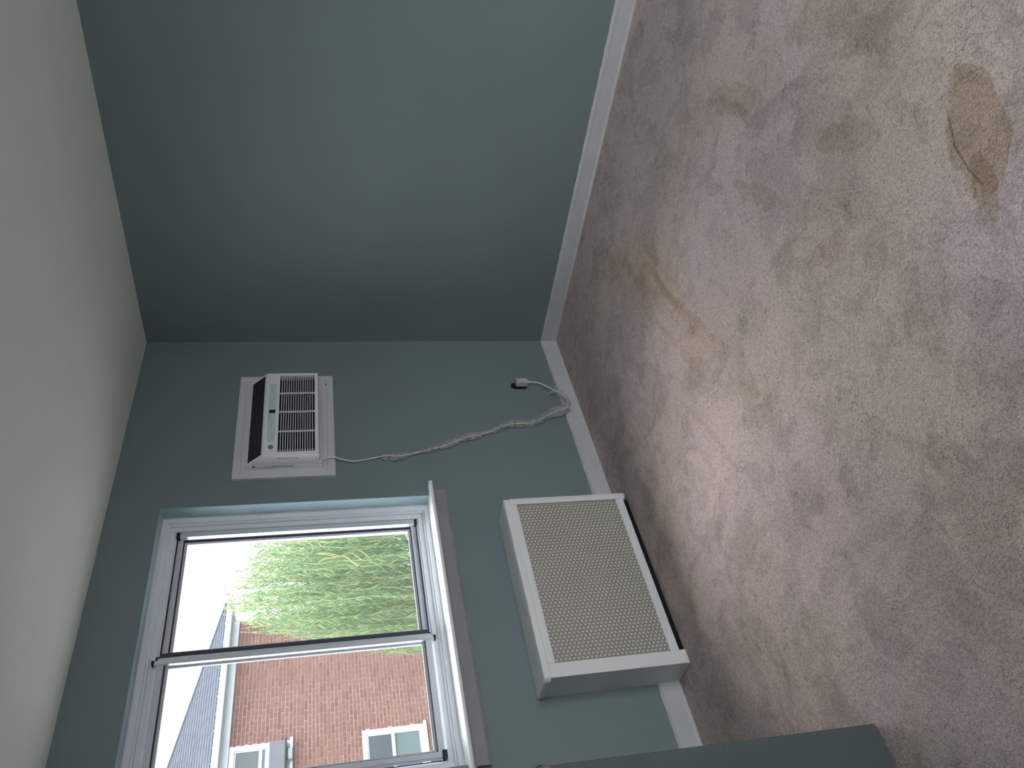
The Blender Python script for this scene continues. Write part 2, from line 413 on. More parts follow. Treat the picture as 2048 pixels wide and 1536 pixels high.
# ------------------------------------------------------------------ sliding window
WN = empty('window_1', (-1.895, .1, .95)); tag(WN, 'two-pane sliding window in white frame above the radiator', kind='structure')
SZ = .953
mb = MB()   # reveal skin in the light-brightened teal, wall to frame
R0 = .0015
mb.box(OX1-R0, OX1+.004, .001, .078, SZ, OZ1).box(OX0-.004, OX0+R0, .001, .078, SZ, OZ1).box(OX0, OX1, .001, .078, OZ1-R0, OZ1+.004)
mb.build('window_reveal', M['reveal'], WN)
# ragged paint/caulk where reveal meets frame
mb = MB(); n = 260
def rag(pts, nrm):
    k0 = len(mb.v)
    for i, (p, q) in enumerate(pts):
        mb.v += [tuple(p), tuple(q)]
        if i: a = k0+2*(i-1); mb.f.append((a, a+1, a+3, a+2))
pts = []
for i in range(n+1):
    z = SZ+(OZ1-SZ)*i/n; d = .006+.005*noise.noise(Vector((z*9, 0, 0)))+.002*noise.noise(Vector((z*40, 0, 0)))
    pts.append(((OX1-.0022, .076-d, z), (OX1-.006, .0755, z)))
rag(pts, None); pts = []
for i in range(n+1):
    x = OX0+(OX1-OX0)*i/n; d = .006+.005*noise.noise(Vector((x*9, 3, 0)))+.002*noise.noise(Vector((x*40, 0, 0)))
    pts.append(((x, .076-d, OZ1-.0022), (x, .0755, OZ1-.006)))
rag(pts, None)
mb.build('caulk_line', M['trim'], WN)
f1 = ring(MB(), OX0, OX1, SZ-.005, OZ1, .028, .076, .21, .002); ring(f1, OX0+.028, OX1-.028, SZ+.023, OZ1-.028, .010, .088, .21, .0015)
f1.build('frame_casing', M['vinyl'], WN, bevel=.0)
f2 = ring(MB(), OX0+.038, OX1-.038, SZ+.033, OZ1-.038, .024, .101, .21, .0015)
ring(f2, OX0+.062, OX1-.062, SZ+.057, OZ1-.062, .010, .112, .21, .001)
f2.build('frame_track', M['vinyl'], WN)
mb = ring(MB(), OX0+.0715, OX1-.0715, SZ+.0665, OZ1-.0715, .004, .1115, .125)
mb.build('track_seal', M['gasket'], WN)
IX0, IX1, IZ0, IZ1 = OX0+.074, OX1-.074, SZ+.068, OZ1-.073
MX = -1.94
def sash(x0, x1, z0, z1, y0, y1, lw, rw, name, label):
    mb = MB()
    tb = .026
    mb.box(x0, x0+lw, y0, y1, z0, z1, .0012).box(x1-rw, x1, y0, y1, z0, z1, .0012)
    mb.box(x0+lw, x1-rw, y0+.003, y1, z0, z0+tb, .0012).box(x0+lw, x1-rw, y0+.003, y1, z1-tb, z1, .0012)
    s = mb.build(name, M['alu'], WN); s['label'] = label
    gx0, gx1, gz0, gz1 = x0+lw, x1-rw, z0+tb, z1-tb
    ring(MB(), gx0-.001, gx1+.001, gz0-.001, gz1+.001, .0045, y0+.006, y1+.001).build('glazing_gasket', M['gasket'], s)
    ring(MB(), gx0+.003, gx1-.003, gz0+.003, gz1-.003, .0125, y1-.006, y1+.004, .001).build('glazing_bead', M['alu'], s)
    g = MB().box(gx0, gx1, y1-.0035, y1-.0005, gz0, gz1).build('glass_pane', M['glass'], s)
    return s
# outer (right) pane and inner (left) pane
rs = sash(-1.936, IX1, IZ0, IZ1, .122, .146, .031, .020, 'sliding_sash', 'right sash of the window, willow behind it')
MB().box(IX1-.022, IX1+.002, .098, .122, IZ0+.004, IZ1-.002, .0015).build('pull_rail', M['bright'], rs)
MB().box(IX1-.024, IX1+.004, .097, .123, IZ1-.012, IZ1+.004, .001).box(IX1-.024, IX1+.004, .097, .123, IZ0-.004, IZ0+.010, .001).build('end_cap', M['gasket'], rs)
MB().box(-1.947, -1.911, .108, .1215, IZ0, IZ1, .001).box(-1.931, -1.928, .104, .108, IZ0, IZ1).build('interlock_strip', M['darkalu'], rs)
MB().lathe((-1.375, .140, 1.105), (0, -1, 0), [(0, .009), (.004, .009), (.004, .0055), (.0001, .0055)], 16).build('finger_pull', M['bright'], rs)
ls = sash(IX0, -1.950, IZ0, IZ1, .076, .104, .022, .022, 'sliding_sash', 'left sash of the window, brick building behind it')
MB().box(-1.9795, -1.9705, .0745, .0972, IZ0-.012, IZ1+.012, .0008).box(-1.974, -1.962, .0740, .0765, IZ0-.012, IZ1+.012, .0006).build('pull_rail', M['bright'], ls)
MB().box(-1.9745, -1.960, .072, .106, IZ1+.010, IZ1+.022, .001).box(-1.956, -1.938, .085, .107, IZ1-.004, IZ1+.010, .001).box(-1.9745, -1.960, .072, .106, IZ0-.022, IZ0-.010, .001).box(-1.956, -1.938, .085, .107, IZ0-.002, IZ0+.010, .001).build('end_cap', M['gasket'], ls)
MB().box(IX0-.004, IX0+.026, .072, .106, IZ0-.008, IZ0+.012, .001).build('corner_cap', M['gasket'], ls)
# stool with rounded nose and horns, apron below
st = MB(); pr = [(-.046, SZ-.018), (-.052, SZ-.014), (-.054, SZ-.009), (-.052, SZ-.004), (-.046, SZ), (-.002, SZ), (-.002, SZ-.018)]
st.prism(pr, -2.612, -1.176, 0); st.box(OX0+.001, OX1-.001, -.002, .0755, SZ-.012, SZ)
st.build('window_stool', M['stool'], WN)
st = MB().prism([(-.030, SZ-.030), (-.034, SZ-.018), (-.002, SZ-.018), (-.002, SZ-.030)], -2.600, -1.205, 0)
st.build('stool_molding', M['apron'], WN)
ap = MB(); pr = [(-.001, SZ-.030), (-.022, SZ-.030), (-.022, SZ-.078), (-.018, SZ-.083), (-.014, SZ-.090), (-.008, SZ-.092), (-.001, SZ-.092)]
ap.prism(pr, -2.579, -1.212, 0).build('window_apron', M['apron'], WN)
# outside sill
MB().box(OX0-.05, OX1+.05, .215, .31, SZ-.05, SZ-.006, .003).build('outer_sill', M['extwhite'], WN)

# added rear window, out of view, put in to light the room
W2 = empty('added_rear_window', (-2.3, YB, .3)); W2['kind'] = 'structure'
f = ring(MB(), -3.6, -1.0, .3, 2.2, .05, YB-.15, YB-.05, .003); f.box(-2.32, -2.28, YB-.14, YB-.06, .35, 2.15, .003)
f.build('window_frame', M['vinyl'], W2)  # frame of the added rear window
MB().box(-3.55, -1.05, YB-.105, YB-.10, .35, 2.15).build('glass_pane', M['glass'], W2)  # pane of the added rear window
MB().box(-3.67, -.93, YB-.05, YB+.05, .275, .30, .004).build('window_stool', M['stool'], W2)  # stool of the added rear window


# ------------------------------------------------------------------ open door in the foreground
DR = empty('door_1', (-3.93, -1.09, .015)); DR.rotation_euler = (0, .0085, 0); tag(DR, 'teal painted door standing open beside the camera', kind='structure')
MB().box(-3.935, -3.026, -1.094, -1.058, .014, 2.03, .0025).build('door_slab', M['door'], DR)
kb = MB().lathe((-3.073, -1.094, .982), (0, -1, 0), [(0, .033), (.005, .033), (.009, .028), (.012, .013), (.030, .011), (.036, .018), (.043, .0265), (.053, .029), (.062, .027), (.068, .019), (.070, .006)], 32).build('door_knob', M['chrome'], DR, smooth=True)
MB().lathe((-3.073, -1.058, .982), (0, 1, 0), [(0, .033), (.005, .033), (.009, .028), (.012, .013), (.030, .011), (.036, .018), (.043, .0265), (.053, .029), (.062, .027), (.068, .019), (.070, .006)], 32).build('door_knob', M['chrome'], DR, smooth=True)
for z in (.25, 1.05, 1.82): MB().tube([(-3.941, -1.100, z-.045), (-3.941, -1.100, z+.045)], .006, 10).build('hinge', M['chrome'], DR)

# ------------------------------------------------------------------ air conditioner in its trim frame
TF = empty('trim_1', (-.702, 0, 1.41)); tag(TF, 'mitred white wooden casing around the air conditioner', kind='structure')
fx0, fx1, fz0, fz1 = -1.078, -.326, 1.409, 1.9056
cp = [(0, .0), (0, .016), (.006, .018), (.012, .0165), (.034, .0145), (.038, .010), (.052, .009), (.062, .007), (.066, .0)]  # (inward distance, thickness)
cm = (((fx0, fz0), (fx1, fz0)), ((fx1, fz0), (fx1, fz1)), ((fx1, fz1), (fx0, fz1)), ((fx0, fz1), (fx0, fz0)))
cx_, cz_ = (fx0+fx1)/2, (fz0+fz1)/2
for (a, b) in cm:
    mb = MB(); dx, dz = b[0]-a[0], b[1]-a[1]; L_ = math.hypot(dx, dz); ux, uz = dx/L_, dz/L_; nx, nz = -uz, ux
    for e, s in ((a, 1), (b, -1)):
        for d, t in cp: mb.v.append((e[0]+ux*s*d+nx*d, -.0005-t, e[1]+uz*s*d+nz*d))
    k = len(cp)
    for i in range(k):
        j = (i+1) % k; mb.f.append((i, j, k+j, k+i))
    mb.f += [tuple(range(k)), tuple(range(2*k-1, k-1, -1))]
    mb.build('casing_board', M['trim'], TF)
mb = MB()   # inner wooden sleeve lining
ring(mb, fx0+.064, fx1-.064, fz0+.064, fz1-.064, .016, -.006, .03, .001)
mb.build('sleeve_lining', M['trim'], TF)
MB().lathe((-.40, -.0195, 1.447), (0, -1, 0), [(-.004, .0035), (.0012, .0035), (.0014, .001)], 10).build('nail_head', M['ink'], TF)

AC = empty('air_conditioner', (-.705, 0, 1.485)); tag(AC, 'white through-wall air conditioner with dark louvers and control panel', 'air conditioner')
ax0, ax1 = -1.012, -.402; YF = -.106; z0, zk, z1 = 1.487, 1.757, 1.842; yt = -.030
# body: side profile (y,z) with slanted louver face, chamfered bottom edge
pr = [(.10, z0+.012), (-.012, z0+.012), (-.085, z0), (YF, z0+.004), (YF, zk), (yt, z1), (-.012, z1+.002), (.10, z1+.002)]
# shell built as side walls plus front with opening for the intake grille
gx0, gx1, gz0, gz1 = -.992, -.420, 1.508, 1.689
sh = MB()
sh.prism(pr, ax0, gx0, 0).prism(pr, gx1, ax1, 0)
prt = [(.10, gz1), (YF, gz1), (YF, zk), (yt, z1), (-.012, z1+.002), (.10, z1+.002)]
prb = [(.10, z0+.012), (-.012, z0+.012), (-.085, z0), (YF, z0+.004), (YF, gz0), (.10, gz0)]
sh.prism(prt, gx0, gx1, 0).prism(prb, gx0, gx1, 0)
sh.build('housing', M['ac'], AC)
MB().box(gx0, gx1, -.088, -.086, gz0, gz1).build('intake_cavity', M['dark'], AC)
# filter edge strips seen inside
fm_ = mat('filter_plastic', (.16, .16, .17), .6)
MB().box(gx0+.004, gx0+.028, -.093, -.0885, gz0, gz1).build('filter_frame', fm_, AC)
MB().box(gx1-.022, gx1-.004, -.093, -.0885, gz0, gz1).build('filter_frame', fm_, AC)
n = 15; pitch = (gz1-gz0)/n
sm = MB().box(gx0+.001-(-.705), gx1-.001-(-.705), -.0028, .004, -.0018, .0018, .0006).build('intake_slat', M['ac'], AC)
sm.location = (0, YF+.003, gz0+pitch-1.485)
# the first slat was built about the origin: shift its mesh so that copies can share it
off = Vector((-.705, 0, 1.485)); sm.data.transform(Matrix.Translation(off))
for i in range(2, n):
    c = sm.copy(); COL.objects.link(c); c.location = (0, YF+.003, gz0+pitch*i-1.485)
for i, x in enumerate((-.562, -.705, -.848)):
    MB().box(x-.0028, x+.0028, YF-.001, YF+.006, gz0, gz1, .0005).build('grille_bar', M['ac'], AC)
# slanted louver panel
def slant(mb, x0, x1, s0, s1, h, th=.002):
    # patch on the slanted face; s from 0 (lower edge) to 1 (upper edge)
    A = Vector((0, YF, zk)); B = Vector((0, yt, z1)); dv = B-A; nn = Vector((0, -dv.z, dv.y)).normalized()
    if nn.y > 0: nn = -nn
    q = []
    for hh in (h-th, h):
        for (x, s) in ((x0, s0), (x1, s0), (x1, s1), (x0, s1)):
            p = A+dv*s+nn*hh; q.append((x, p.y, p.z))
    n = len(mb.v); mb.v += q
    mb.f += [tuple(n+i for i in k) for k in ((0, 1, 2, 3), (7, 6, 5, 4), (0, 4, 5, 1), (1, 5, 6, 2), (2, 6, 7, 3), (3, 7, 4, 0))]
    return mb
lv = slant(MB(), ax0+.013, ax1-.014, .12, .90, .0012).build('louver_panel', M['ac_dark'], AC)
mb = MB()
for s in (.30, .52, .74): slant(MB(), ax0+.022, ax1-.026, s, s+.012, .0020, .001).build('louver_blade', M['ac_slit'], AC)
for i in range(1, 12):
    x = ax0+.01+i*(ax1-ax0-.02)/12; slant(MB(), x, x+.0022, .14, .88, .0022, .001).build('louver_vane', M['ac_slit'], AC)
# control film, display, keys and emblem
yf = YF-.0008
def patch(mb, x0, x1, za, zb, t=.0006): return mb.box(x0, x1, yf-t, yf+.001, za, zb)
patch(MB(), -.918, -.492, 1.704, 1.742).build('control_panel', M['ac_panel'], AC)
patch(MB(), -.715, -.691, 1.707, 1.738, .0012).build('display', M['black'], AC)
mb = MB()
for x, z, a, b in ((-.618, 1.735, 3, 2.5), (-.618, 1.724, 3, 2.5), (-.640, 1.724, 3.5, 2), (-.655, 1.726, 6, 1.6), (-.655, 1.735, 6, 1.5), (-.668, 1.735, 5, 1.5), (-.672, 1.722, 6, 1.5),
                   (-.735, 1.735, 1.3, 6), (-.742, 1.735, 1.3, 6), (-.749, 1.735, 1.3, 6), (-.742, 1.722, 5, 1.8), (-.770, 1.722, 5, 1.6), (-.768, 1.735, 2, 1.5), (-.785, 1.722, 2.5, 1.5), (-.785, 1.735, 2, 1.5), (-.815, 1.724, 9, 1.6)):
    mb.box(x-a/2000, x+a/2000, yf-.0012, yf, z-b/2000, z+b/2000)
mb.build('key_print', M['ink'], AC)['kind'] = 'stuff'
mb = MB()   # round emblem: ring with two script strokes
ecx, ecz = -.958, 1.722
def arc(mb, cx, cz, r, a0, a1, wd, n=14):
    for i in range(n):
        t0 = a0+(a1-a0)*i/n; t1 = a0+(a1-a0)*(i+1)/n
        mb.quad(*[(cx+rr*math.cos(t), yf-.0014, cz+rr*math.sin(t)) for rr, t in ((r-wd, t0), (r+wd, t0), (r+wd, t1), (r-wd, t1))])
arc(mb, ecx, ecz, .0112, 0, 2*math.pi, .0012, 28)
arc(mb, ecx-.003, ecz, .0042, .6, 5.2, .0008); arc(mb, ecx+.0045, ecz+.002, .0026, .2, 4.4, .0007); arc(mb, ecx+.0045, ecz-.0025, .0026, 1.6, 6.0, .0007)
for k in range(4):
    t = k*math.pi/2+.4; arc(mb, ecx+.0088*math.cos(t), ecz+.0088*math.sin(t), .0016, t, t+3.4, .0004, 6)
mb.build('emblem', M['inkd'], AC)
MB().lathe((ecx, yf, ecz), (0, -1, 0), [(-.0005, .0128), (.0010, .0128)], 28).build('emblem_disc', mat('emblem_silver', (.30, .33, .38), .4), AC)
# side panel details (left side, x = ax0)
MB().box(ax0-.0012, ax0+.001, -.0815, -.0795, 1.594, 1.694).box(ax0-.0012, ax0+.001, -.0815, -.0765, 1.592, 1.595).build('side_groove_shade_strip', mat('groove_shade', (.18, .20, .22), .5), AC)
MB().box(ax0-.0008, ax0+.001, -.045, -.044, z0+.004, z1-.02).box(ax0-.0008, ax0+.001, -.10, -.012, z0+.0115, z0+.0135).build('side_seam_shade_strip', mat('seam_shade', (.52, .54, .57), .5), AC)
MB().box(ax0-.004, ax0+.004, -.050, -.008, z0-.012, z0+.012, .001).build('corner_bracket', M['ac'], AC)
rnd = random.Random(3); mb = MB(); z = 1.812
mb.box(ax0-.0007, ax0, -.031, -.018, 1.800, 1.812).box(ax0-.0007, ax0, -.027, -.021, 1.791, 1.797)
zz = 1.785
while zz > 1.620:
    hgt = .0035 if zz > 1.755 else (.006 if zz > 1.715 else .0125)
    wd = rnd.choice((.0009, .0012, .0016)); a = -.018-hgt*rnd.uniform(.55, 1)
    mb.box(ax0-.0007, ax0, a, -.018+rnd.uniform(-.001, .001), zz-wd, zz); zz -= wd+rnd.choice((.0009, .0012, .0022))
zz = 1.79
while zz > 1.74:
    mb.box(ax0-.0007, ax0, -.013, -.0112, zz-.001, zz); zz -= .0022
mb.build('side_print', M['ink'], AC)['kind'] = 'stuff'
# cord from the lower corner to the plug in the wall
cp_ = [(-.985, -.028, 1.490), (-.985, -.034, 1.478), (-.975, -.034, 1.445), (-.972, -.032, 1.415), (-.977, -.022, 1.385), (-.985, -.012, 1.335), (-.984, -.010, 1.284), (-.972, -.010, 1.225), (-.957, -.012, 1.142), (-.966, -.014, 1.078), (-.932, -.016, .929),
       (-.915, -.012, .88), (-.890, -.014, .803), (-.850, -.016, .715), (-.835, -.013, .65), (-.815, -.014, .584), (-.779, -.016, .507), (-.752, -.014, .44), (-.752, -.013, .39), (-.752, -.015, .313), (-.72, -.018, .25), (-.690, -.020, .196),
       (-.665, -.026, .13), (-.652, -.032, .088), (-.61, -.036, .072), (-.560, -.036, .080), (-.52, -.034, .105), (-.493, -.030, .131), (-.455, -.026, .171), (-.428, -.026, .205), (-.418, -.027, .240), (-.418, -.028, .266)]
def smooth(pts, k=6):
    out = []; P = [Vector(p) for p in pts]
    for i in range(len(P)-1):
        a, b, c, d = P[max(i-1, 0)], P[i], P[i+1], P[min(i+2, len(P)-1)]
        for j in range(k):
            t = j/k; out.append(.5*((2*b)+(c-a)*t+(2*a-5*b+4*c-d)*t*t+(3*b-a-3*c+d)*t**3))
    out.append(P[-1]); return out
cs = smooth(cp_)
cd = MB().tube(cs, .0036, 8).build('power_cord', M['cord'], AC, smooth=True)
# plug with test button
mb = MB(); px, pz = -.421, .314
pp = [(px-.020, .276), (px-.021, .290), (px-.021, .343), (px-.018, .347), (px+.016, .347), (px+.019, .343), (px+.019, .296), (px+.014, .282), (px+.004, .276)]
mb.prism([(x, z) for x, z in pp], -.046, -.012, 1); pg = mb.build('plug', M['plug'], cd, bevel=.003)
MB().tube([(px+.002, -.028, .250), (px+.002, -.028, .278)], [.0042, .0058], 10).build('strain_relief', M['cord'], pg) if False else MB().tube([(px+.002, -.028, .250), (px+.002, -.028, .278)], [.0042, .0058], 10).build('strain_relief', M['cord'], cd)
MB().box(px+.004, px+.014, -.0485, -.045, .326, .3335, .001).box(px+.004, px+.014, -.0475, -.045, .336, .341, .0008).build('test_button', M['button'], cd)
# wall outlet without cover plate
OU = empty('wall_outlet', (-.425, 0, .33)); tag(OU, 'black uncovered wall socket behind the white plug near the corner', 'outlet')
mb = MB().prism([(-.451, .282), (-.409, .282), (-.405, .330), (-.409, .366), (-.420, .375), (-.437, .372), (-.450, .355)], -.0125, -.0008, 1); mb.build('socket_body', M['black'], OU, bevel=.001)
MB().box(-.440, -.422, -.0155, -.010, .345, .356, .001).box(-.436, -.430, -.0165, -.012, .360, .366, .0008).build('mounting_strap', mat('strap_metal', (.06, .06, .07), .5, metal=.6), OU)
# crumpled clear plastic bag sleeve around the cord
mb = MB(); i0 = 6*8-2; i1 = 6*27; seg = 14; pts = cs[i0:i1]; rings_ = []
fine = []
for a, b in zip(pts[:-1], pts[1:]):
    for j in range(3): fine.append(a.lerp(b, j/3))
fine.append(pts[-1])
Ln = 0; up = Vector((0, 1, 0))
for i, p in enumerate(fine):
    t = (fine[min(i+1, len(fine)-1)]-fine[max(i-1, 0)]).normalized()
    a = t.cross(up).normalized(); b = a.cross(t).normalized()
    if i: Ln += (p-fine[i-1]).length
    s = Ln
    bulge = .0075+.030*max(0, noise.noise(Vector((s*9, 3.3, 0)))+.28)+.006*noise.noise(Vector((s*45, 1, 0)))
    if s < .055: bulge = .019+.010*math.sin(s*130)
    if s > .98: bulge += .010
    sh_ = .012*noise.noise(Vector((s*7, 9, 2)))
    for j in range(seg):
        th = 2*math.pi*j/seg
        r = bulge*(1+.45*noise.noise(Vector((math.cos(th)*1.7, math.sin(th)*1.7, s*38)))+.25*noise.noise(Vector((math.cos(th)*4, math.sin(th)*4, s*110))))
        r = max(.0045, r)
        q = p+a*(math.cos(th)*r+sh_)+b*math.sin(th)*min(r, .012)
        lim = -.0015 if q.z > .115 else -.0185
        q.y = min(q.y, lim); mb.v.append(tuple(q))
for i in range(len(fine)-1):
    for j in range(seg):
        k = (j+1) % seg; mb.f.append((i*seg+j, i*seg+k, (i+1)*seg+k, (i+1)*seg+j))
# flaring ends
for (i, sgn) in ((0, -1), (len(fine)-1, 1)):
    t = (fine[min(i+1, len(fine)-1)]-fine[max(i-1, 0)]).normalized()*sgn; n0 = len(mb.v); ip = i*seg
    for j in range(seg):
        v = Vector(mb.v[ip+j]); c = fine[i]; d = (v-c); q = c+d*(1.7+.5*math.sin(j*2.3))+t*(.010+.006*math.sin(j*3.1)); q.y = min(q.y, -.0015 if q.z > .115 else -.0185); mb.v.append(tuple(q))
    for j in range(seg):
        k = (j+1) % seg; mb.f.append((ip+j, ip+k, n0+k, n0+j))
PW = mb.build('plastic_wrap', M['wrap']); tag(PW, 'crumpled clear plastic sleeve wrapped around the white power cord', 'plastic wrap')

# ------------------------------------------------------------------ radiator cover
RC = empty('radiator_cover', (-1.875, -.08, 0)); tag(RC, 'white metal radiator cover with perforated star grille under the window', 'radiator cover')
rx0, rx1, ry, rz = -2.333, -1.423, -.165, .598
# lid: plan outline with clipped front corners
lid = MB(); lp = [(rx0-.010, -.001), (rx0-.016, -.158), (rx0-.006, -.173), (rx1-.006, -.175), (rx1+.004, -.166), (rx1+.010, -.001)]
lid.prism(lp, .600, .628, 2); lid.build('lid', M['cover'], RC, bevel=.004)
# end panels, wide front stile folded at the left
MB().box(rx0-.004, rx0, ry+.004, -.001, -.004, .600).build('end_panel', M['cover'], RC)
MB().box(rx0-.004, -2.2755, ry-.003, ry+.006, -.004, .600, .001).build('front_stile', M['cover'], RC)
MB().box(-2.27, rx1-.031, ry+.008, ry+.012, -.004, .030).build('toe_shadow_strip', M['dark'], RC)  # black strip standing in for the shade below the bottom rail
MB().box(rx1-.004, rx1, ry+.002, -.016, -.004, .600, .001).build('end_panel', M['cover'], RC)
MB().box(rx1-.031, rx1, ry-.006, ry+.006, .012, .600, .002).box(rx1-.010, rx1+.001, ry-.009, ry-.004, .012, .600, .001).build('front_stile', M['cover'], RC)
MB().box(-2.2755, rx1-.031, ry-.004, ry+.004, .569, .600, .001).box(-2.2755, rx1-.031, ry-.006, ry-.003, .578, .582).build('top_rail', M['cover'], RC)
MB().box(-2.2755, rx1-.031, ry-.004, ry+.004, .023, .062, .0015).build('bottom_rail', M['cover'], RC)
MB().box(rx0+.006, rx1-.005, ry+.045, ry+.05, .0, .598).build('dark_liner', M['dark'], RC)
ir = MB()
for i in range(18):
    x = -2.25+i*.045; MB().box(x, x+.030, -.108, -.03, .10, .54, .006).build('radiator_column', M['iron'], RC)
# perforated sheet: triangular lattice of star points, three holes per triangle
GX0, GX1, GZ0, GZ1 = -2.2755, rx1-.031, .0600, .571
P = .019; CW = P*math.sqrt(3)/2; g = MB(); gy = ry+.001
def pt(c, r): return (GX0-.004+c*CW, GZ0-.004+(r+(.5 if c % 2 else 0))*P)
nc = int((GX1-GX0+.006)/CW); nr = int((GZ1-GZ0+.006)/P)
def hole(a, b, c):
    # triangle a b c with an inner hole; ring of three quads
    cx = (a[0]+b[0]+c[0])/3; cz = (a[1]+b[1]+c[1])/3; k = len(g.v); S = .63
    for q in (a, b, c): g.v.append((q[0], gy, q[1]))
    for q in (a, b, c): g.v.append((cx+(q[0]-cx)*S, gy, cz+(q[1]-cz)*S))
    for i in range(3):
        j = (i+1) % 3; g.f.append((k+i, k+j, k+3+j, k+3+i))
def tri(a, b, c):
    m_ = ((a[0]+b[0]+c[0])/3, (a[1]+b[1]+c[1])/3)
    hole(a, b, m_); hole(b, c, m_); hole(c, a, m_)
for c in range(nc):
    for r in range(-1, nr+1):
        a, b = pt(c, r), pt(c, r+1)
        if c % 2 == 0:
            d, e = pt(c+1, r), pt(c+1, r-1)
            tri(a, b, d); tri(a, d, e)
        else:
            d, e = pt(c+1, r+1), pt(c+1, r)
            tri(a, b, d); tri(a, d, e)
GR = g.build('perforated_grille', M['grille'], RC, recalc=False)

# ------------------------------------------------------------------ outside: ground
GZ = -3.2
tag(MB().box(-60, 60, -60, 80, GZ-.2, GZ).build('ground', M['concrete']), 'pale concrete yard outside the window', kind='structure')

# ------------------------------------------------------------------ brick building across the yard
TH = .1
BB = empty('brick_building', (2.6, 11.3, 0), TH); tag(BB, 'red brick house with grey shingle roof across the yard', 'building')
U0, U1, ZT = -5.5, 2.78, 3.165
WIN = [(-.95, .115, 2.12, 3.135, 1), (-.95, .13, -.258, .853, 2), (-4.6, -3.5, 2.12, 3.135, 3), (-4.6, -3.5, -.258, .853, 3), (1.55, 2.3, -2.6, -1.5, 3)]
cells_u = sorted({U0, U1} | {w_[0] for w_ in WIN} | {w_[1] for w_ in WIN})
wm = MB()
for a, b in zip(cells_u[:-1], cells_u[1:]):
    holes = sorted((w_[2], w_[3]) for w_ in WIN if w_[0] <= a+1e-6 and w_[1] >= b-1e-6)
    z = GZ
    for h0, h1 in holes: wm.box(a, b, .001, .3, z, h0); z = h1
    wm.box(a, b, .001, .3, z, ZT)
wm.box(U1-.3, U1, .3, 8, GZ, ZT)
BW = wm.build('brick_wall', M['mortar'], BB)
# bricks: nearest in view are objects, the rest one mesh
BLn, BHt, BC = .203, .0575, .0677
def brickmesh(Lb, k):
    mb = MB().box(-Lb/2, Lb/2, -.004, .03, -BHt/2, BHt/2, .003)
    me = D.meshes.new('brick'); me.from_pydata(mb.v, [], mb.f); me.materials.append(BM[k]); return me
full = [brickmesh(BLn, k) for k in range(5)]; half = [brickmesh(.096, k) for k in range(5)]
rest = [MB() for _ in range(5)]; cand = []
rb = random.Random(11); row = 0; z = ZT-BC/2
def free(u0, u1, z0_, z1_):
    return all(not (u1 > w_[0]+.002 and u0 < w_[1]-.002 and z1_ > w_[2]+.002 and z0_ < w_[3]-.002) for w_ in WIN)
while z > GZ:
    hdr = (row % 6 == 5); step = .106 if hdr else .213
    u = U0+(0 if row % 2 else -.1065)+.1
    while u < U1+.1:
        Lb = .096 if hdr else BLn
        if not hdr and rb.random() < .07: Lb = .203
        uu0, uu1 = max(u-Lb/2, U0), min(u+Lb/2, U1)
        if uu1-uu0 > .03:
            k = rb.choices(range(5), (4, 3, 2, 3, 2))[0]; dy = rb.uniform(-.003, .003); zz = z+rb.uniform(-.001, .001)
            segs = [(uu0, uu1)]
            for w_ in WIN:      # cut at openings
                ns = []
                for s0, s1 in segs:
                    if zz+BHt/2 > w_[2]+.004 and zz-BHt/2 < w_[3]-.004 and s1 > w_[0] and s0 < w_[1]:
                        if w_[0]-s0 > .03: ns.append((s0, w_[0]-.004))
                        if s1-w_[1] > .03: ns.append((w_[1]+.004, s1))
                    else: ns.append((s0, s1))
                segs = ns
            for s0, s1 in segs:
                whole = abs(s1-s0-Lb) < .001
                inview = (-.75 < s0 < 1.75 and -.7 < zz < 3.1)
                if whole and inview and not hdr: cand.append(((s0+s1)/2, dy, zz, k))
                else: rest[k].box(s0, s1, dy-.004, .03, zz-BHt/2, zz+BHt/2)
        u += step
    z -= BC; row += 1
cand.sort(key=lambda c: c[0])      # nearest end first
for i, (u, dy, zz, k) in enumerate(cand):
    if i < 290:
        o = D.objects.new('brick', full[k]); COL.objects.link(o); o.parent = BW; o.location = (u, dy, zz)
    else: rest[k].box(u-BLn/2, u+BLn/2, dy-.004, .03, zz-BHt/2, zz+BHt/2)
allb = MB(); mi = []
for k in range(5):
    n0 = len(allb.v); allb.v += rest[k].v; allb.f += [tuple(n0+i for i in f_) for f_ in rest[k].f]; mi += [k]*len(rest[k].f)
bo = allb.build('brickwork', BM[0], BW); bo['kind'] = 'stuff'
for k in range(1, 5): bo.data.materials.append(BM[k])
bo.data.polygons.foreach_set('material_index', mi)

def houswin(u0, u1, z0_, z1_, split, kind):
    fr = ring(MB(), u0, u1, z0_, z1_, .085, -.012, .08, .006)
    fr.box(u0+.085, u1-.085, .0, .05, split-.018, split+.018, .004)
    f_ = fr.build('window_frame', M['extwhite'], BB)
    ring(MB(), u0+.085, u1-.085, split+.018, z1_-.085, .022, .015, .05, .003).build('upper_sash', M['extwhite'], f_)
    MB().box(u0+.1, u1-.1, .03, .036, split+.018, z1_-.09).build('pane', M['extglass'], f_)
    g2 = MB().box(u0+.1, u1-.1, .04, .046, z0_+.08, split-.018).build('pane', M['extglass2'], f_)
    MB().box(u0-.04, u1+.04, -.055, .06, z0_-.055, z0_, .006).build('window_sill', M['extwhite'], f_)
    return f_
for (a, b, c, d, k) in WIN: houswin(a, b, c, d, 2.60 if k == 1 else c+(d-c)*.50, k)
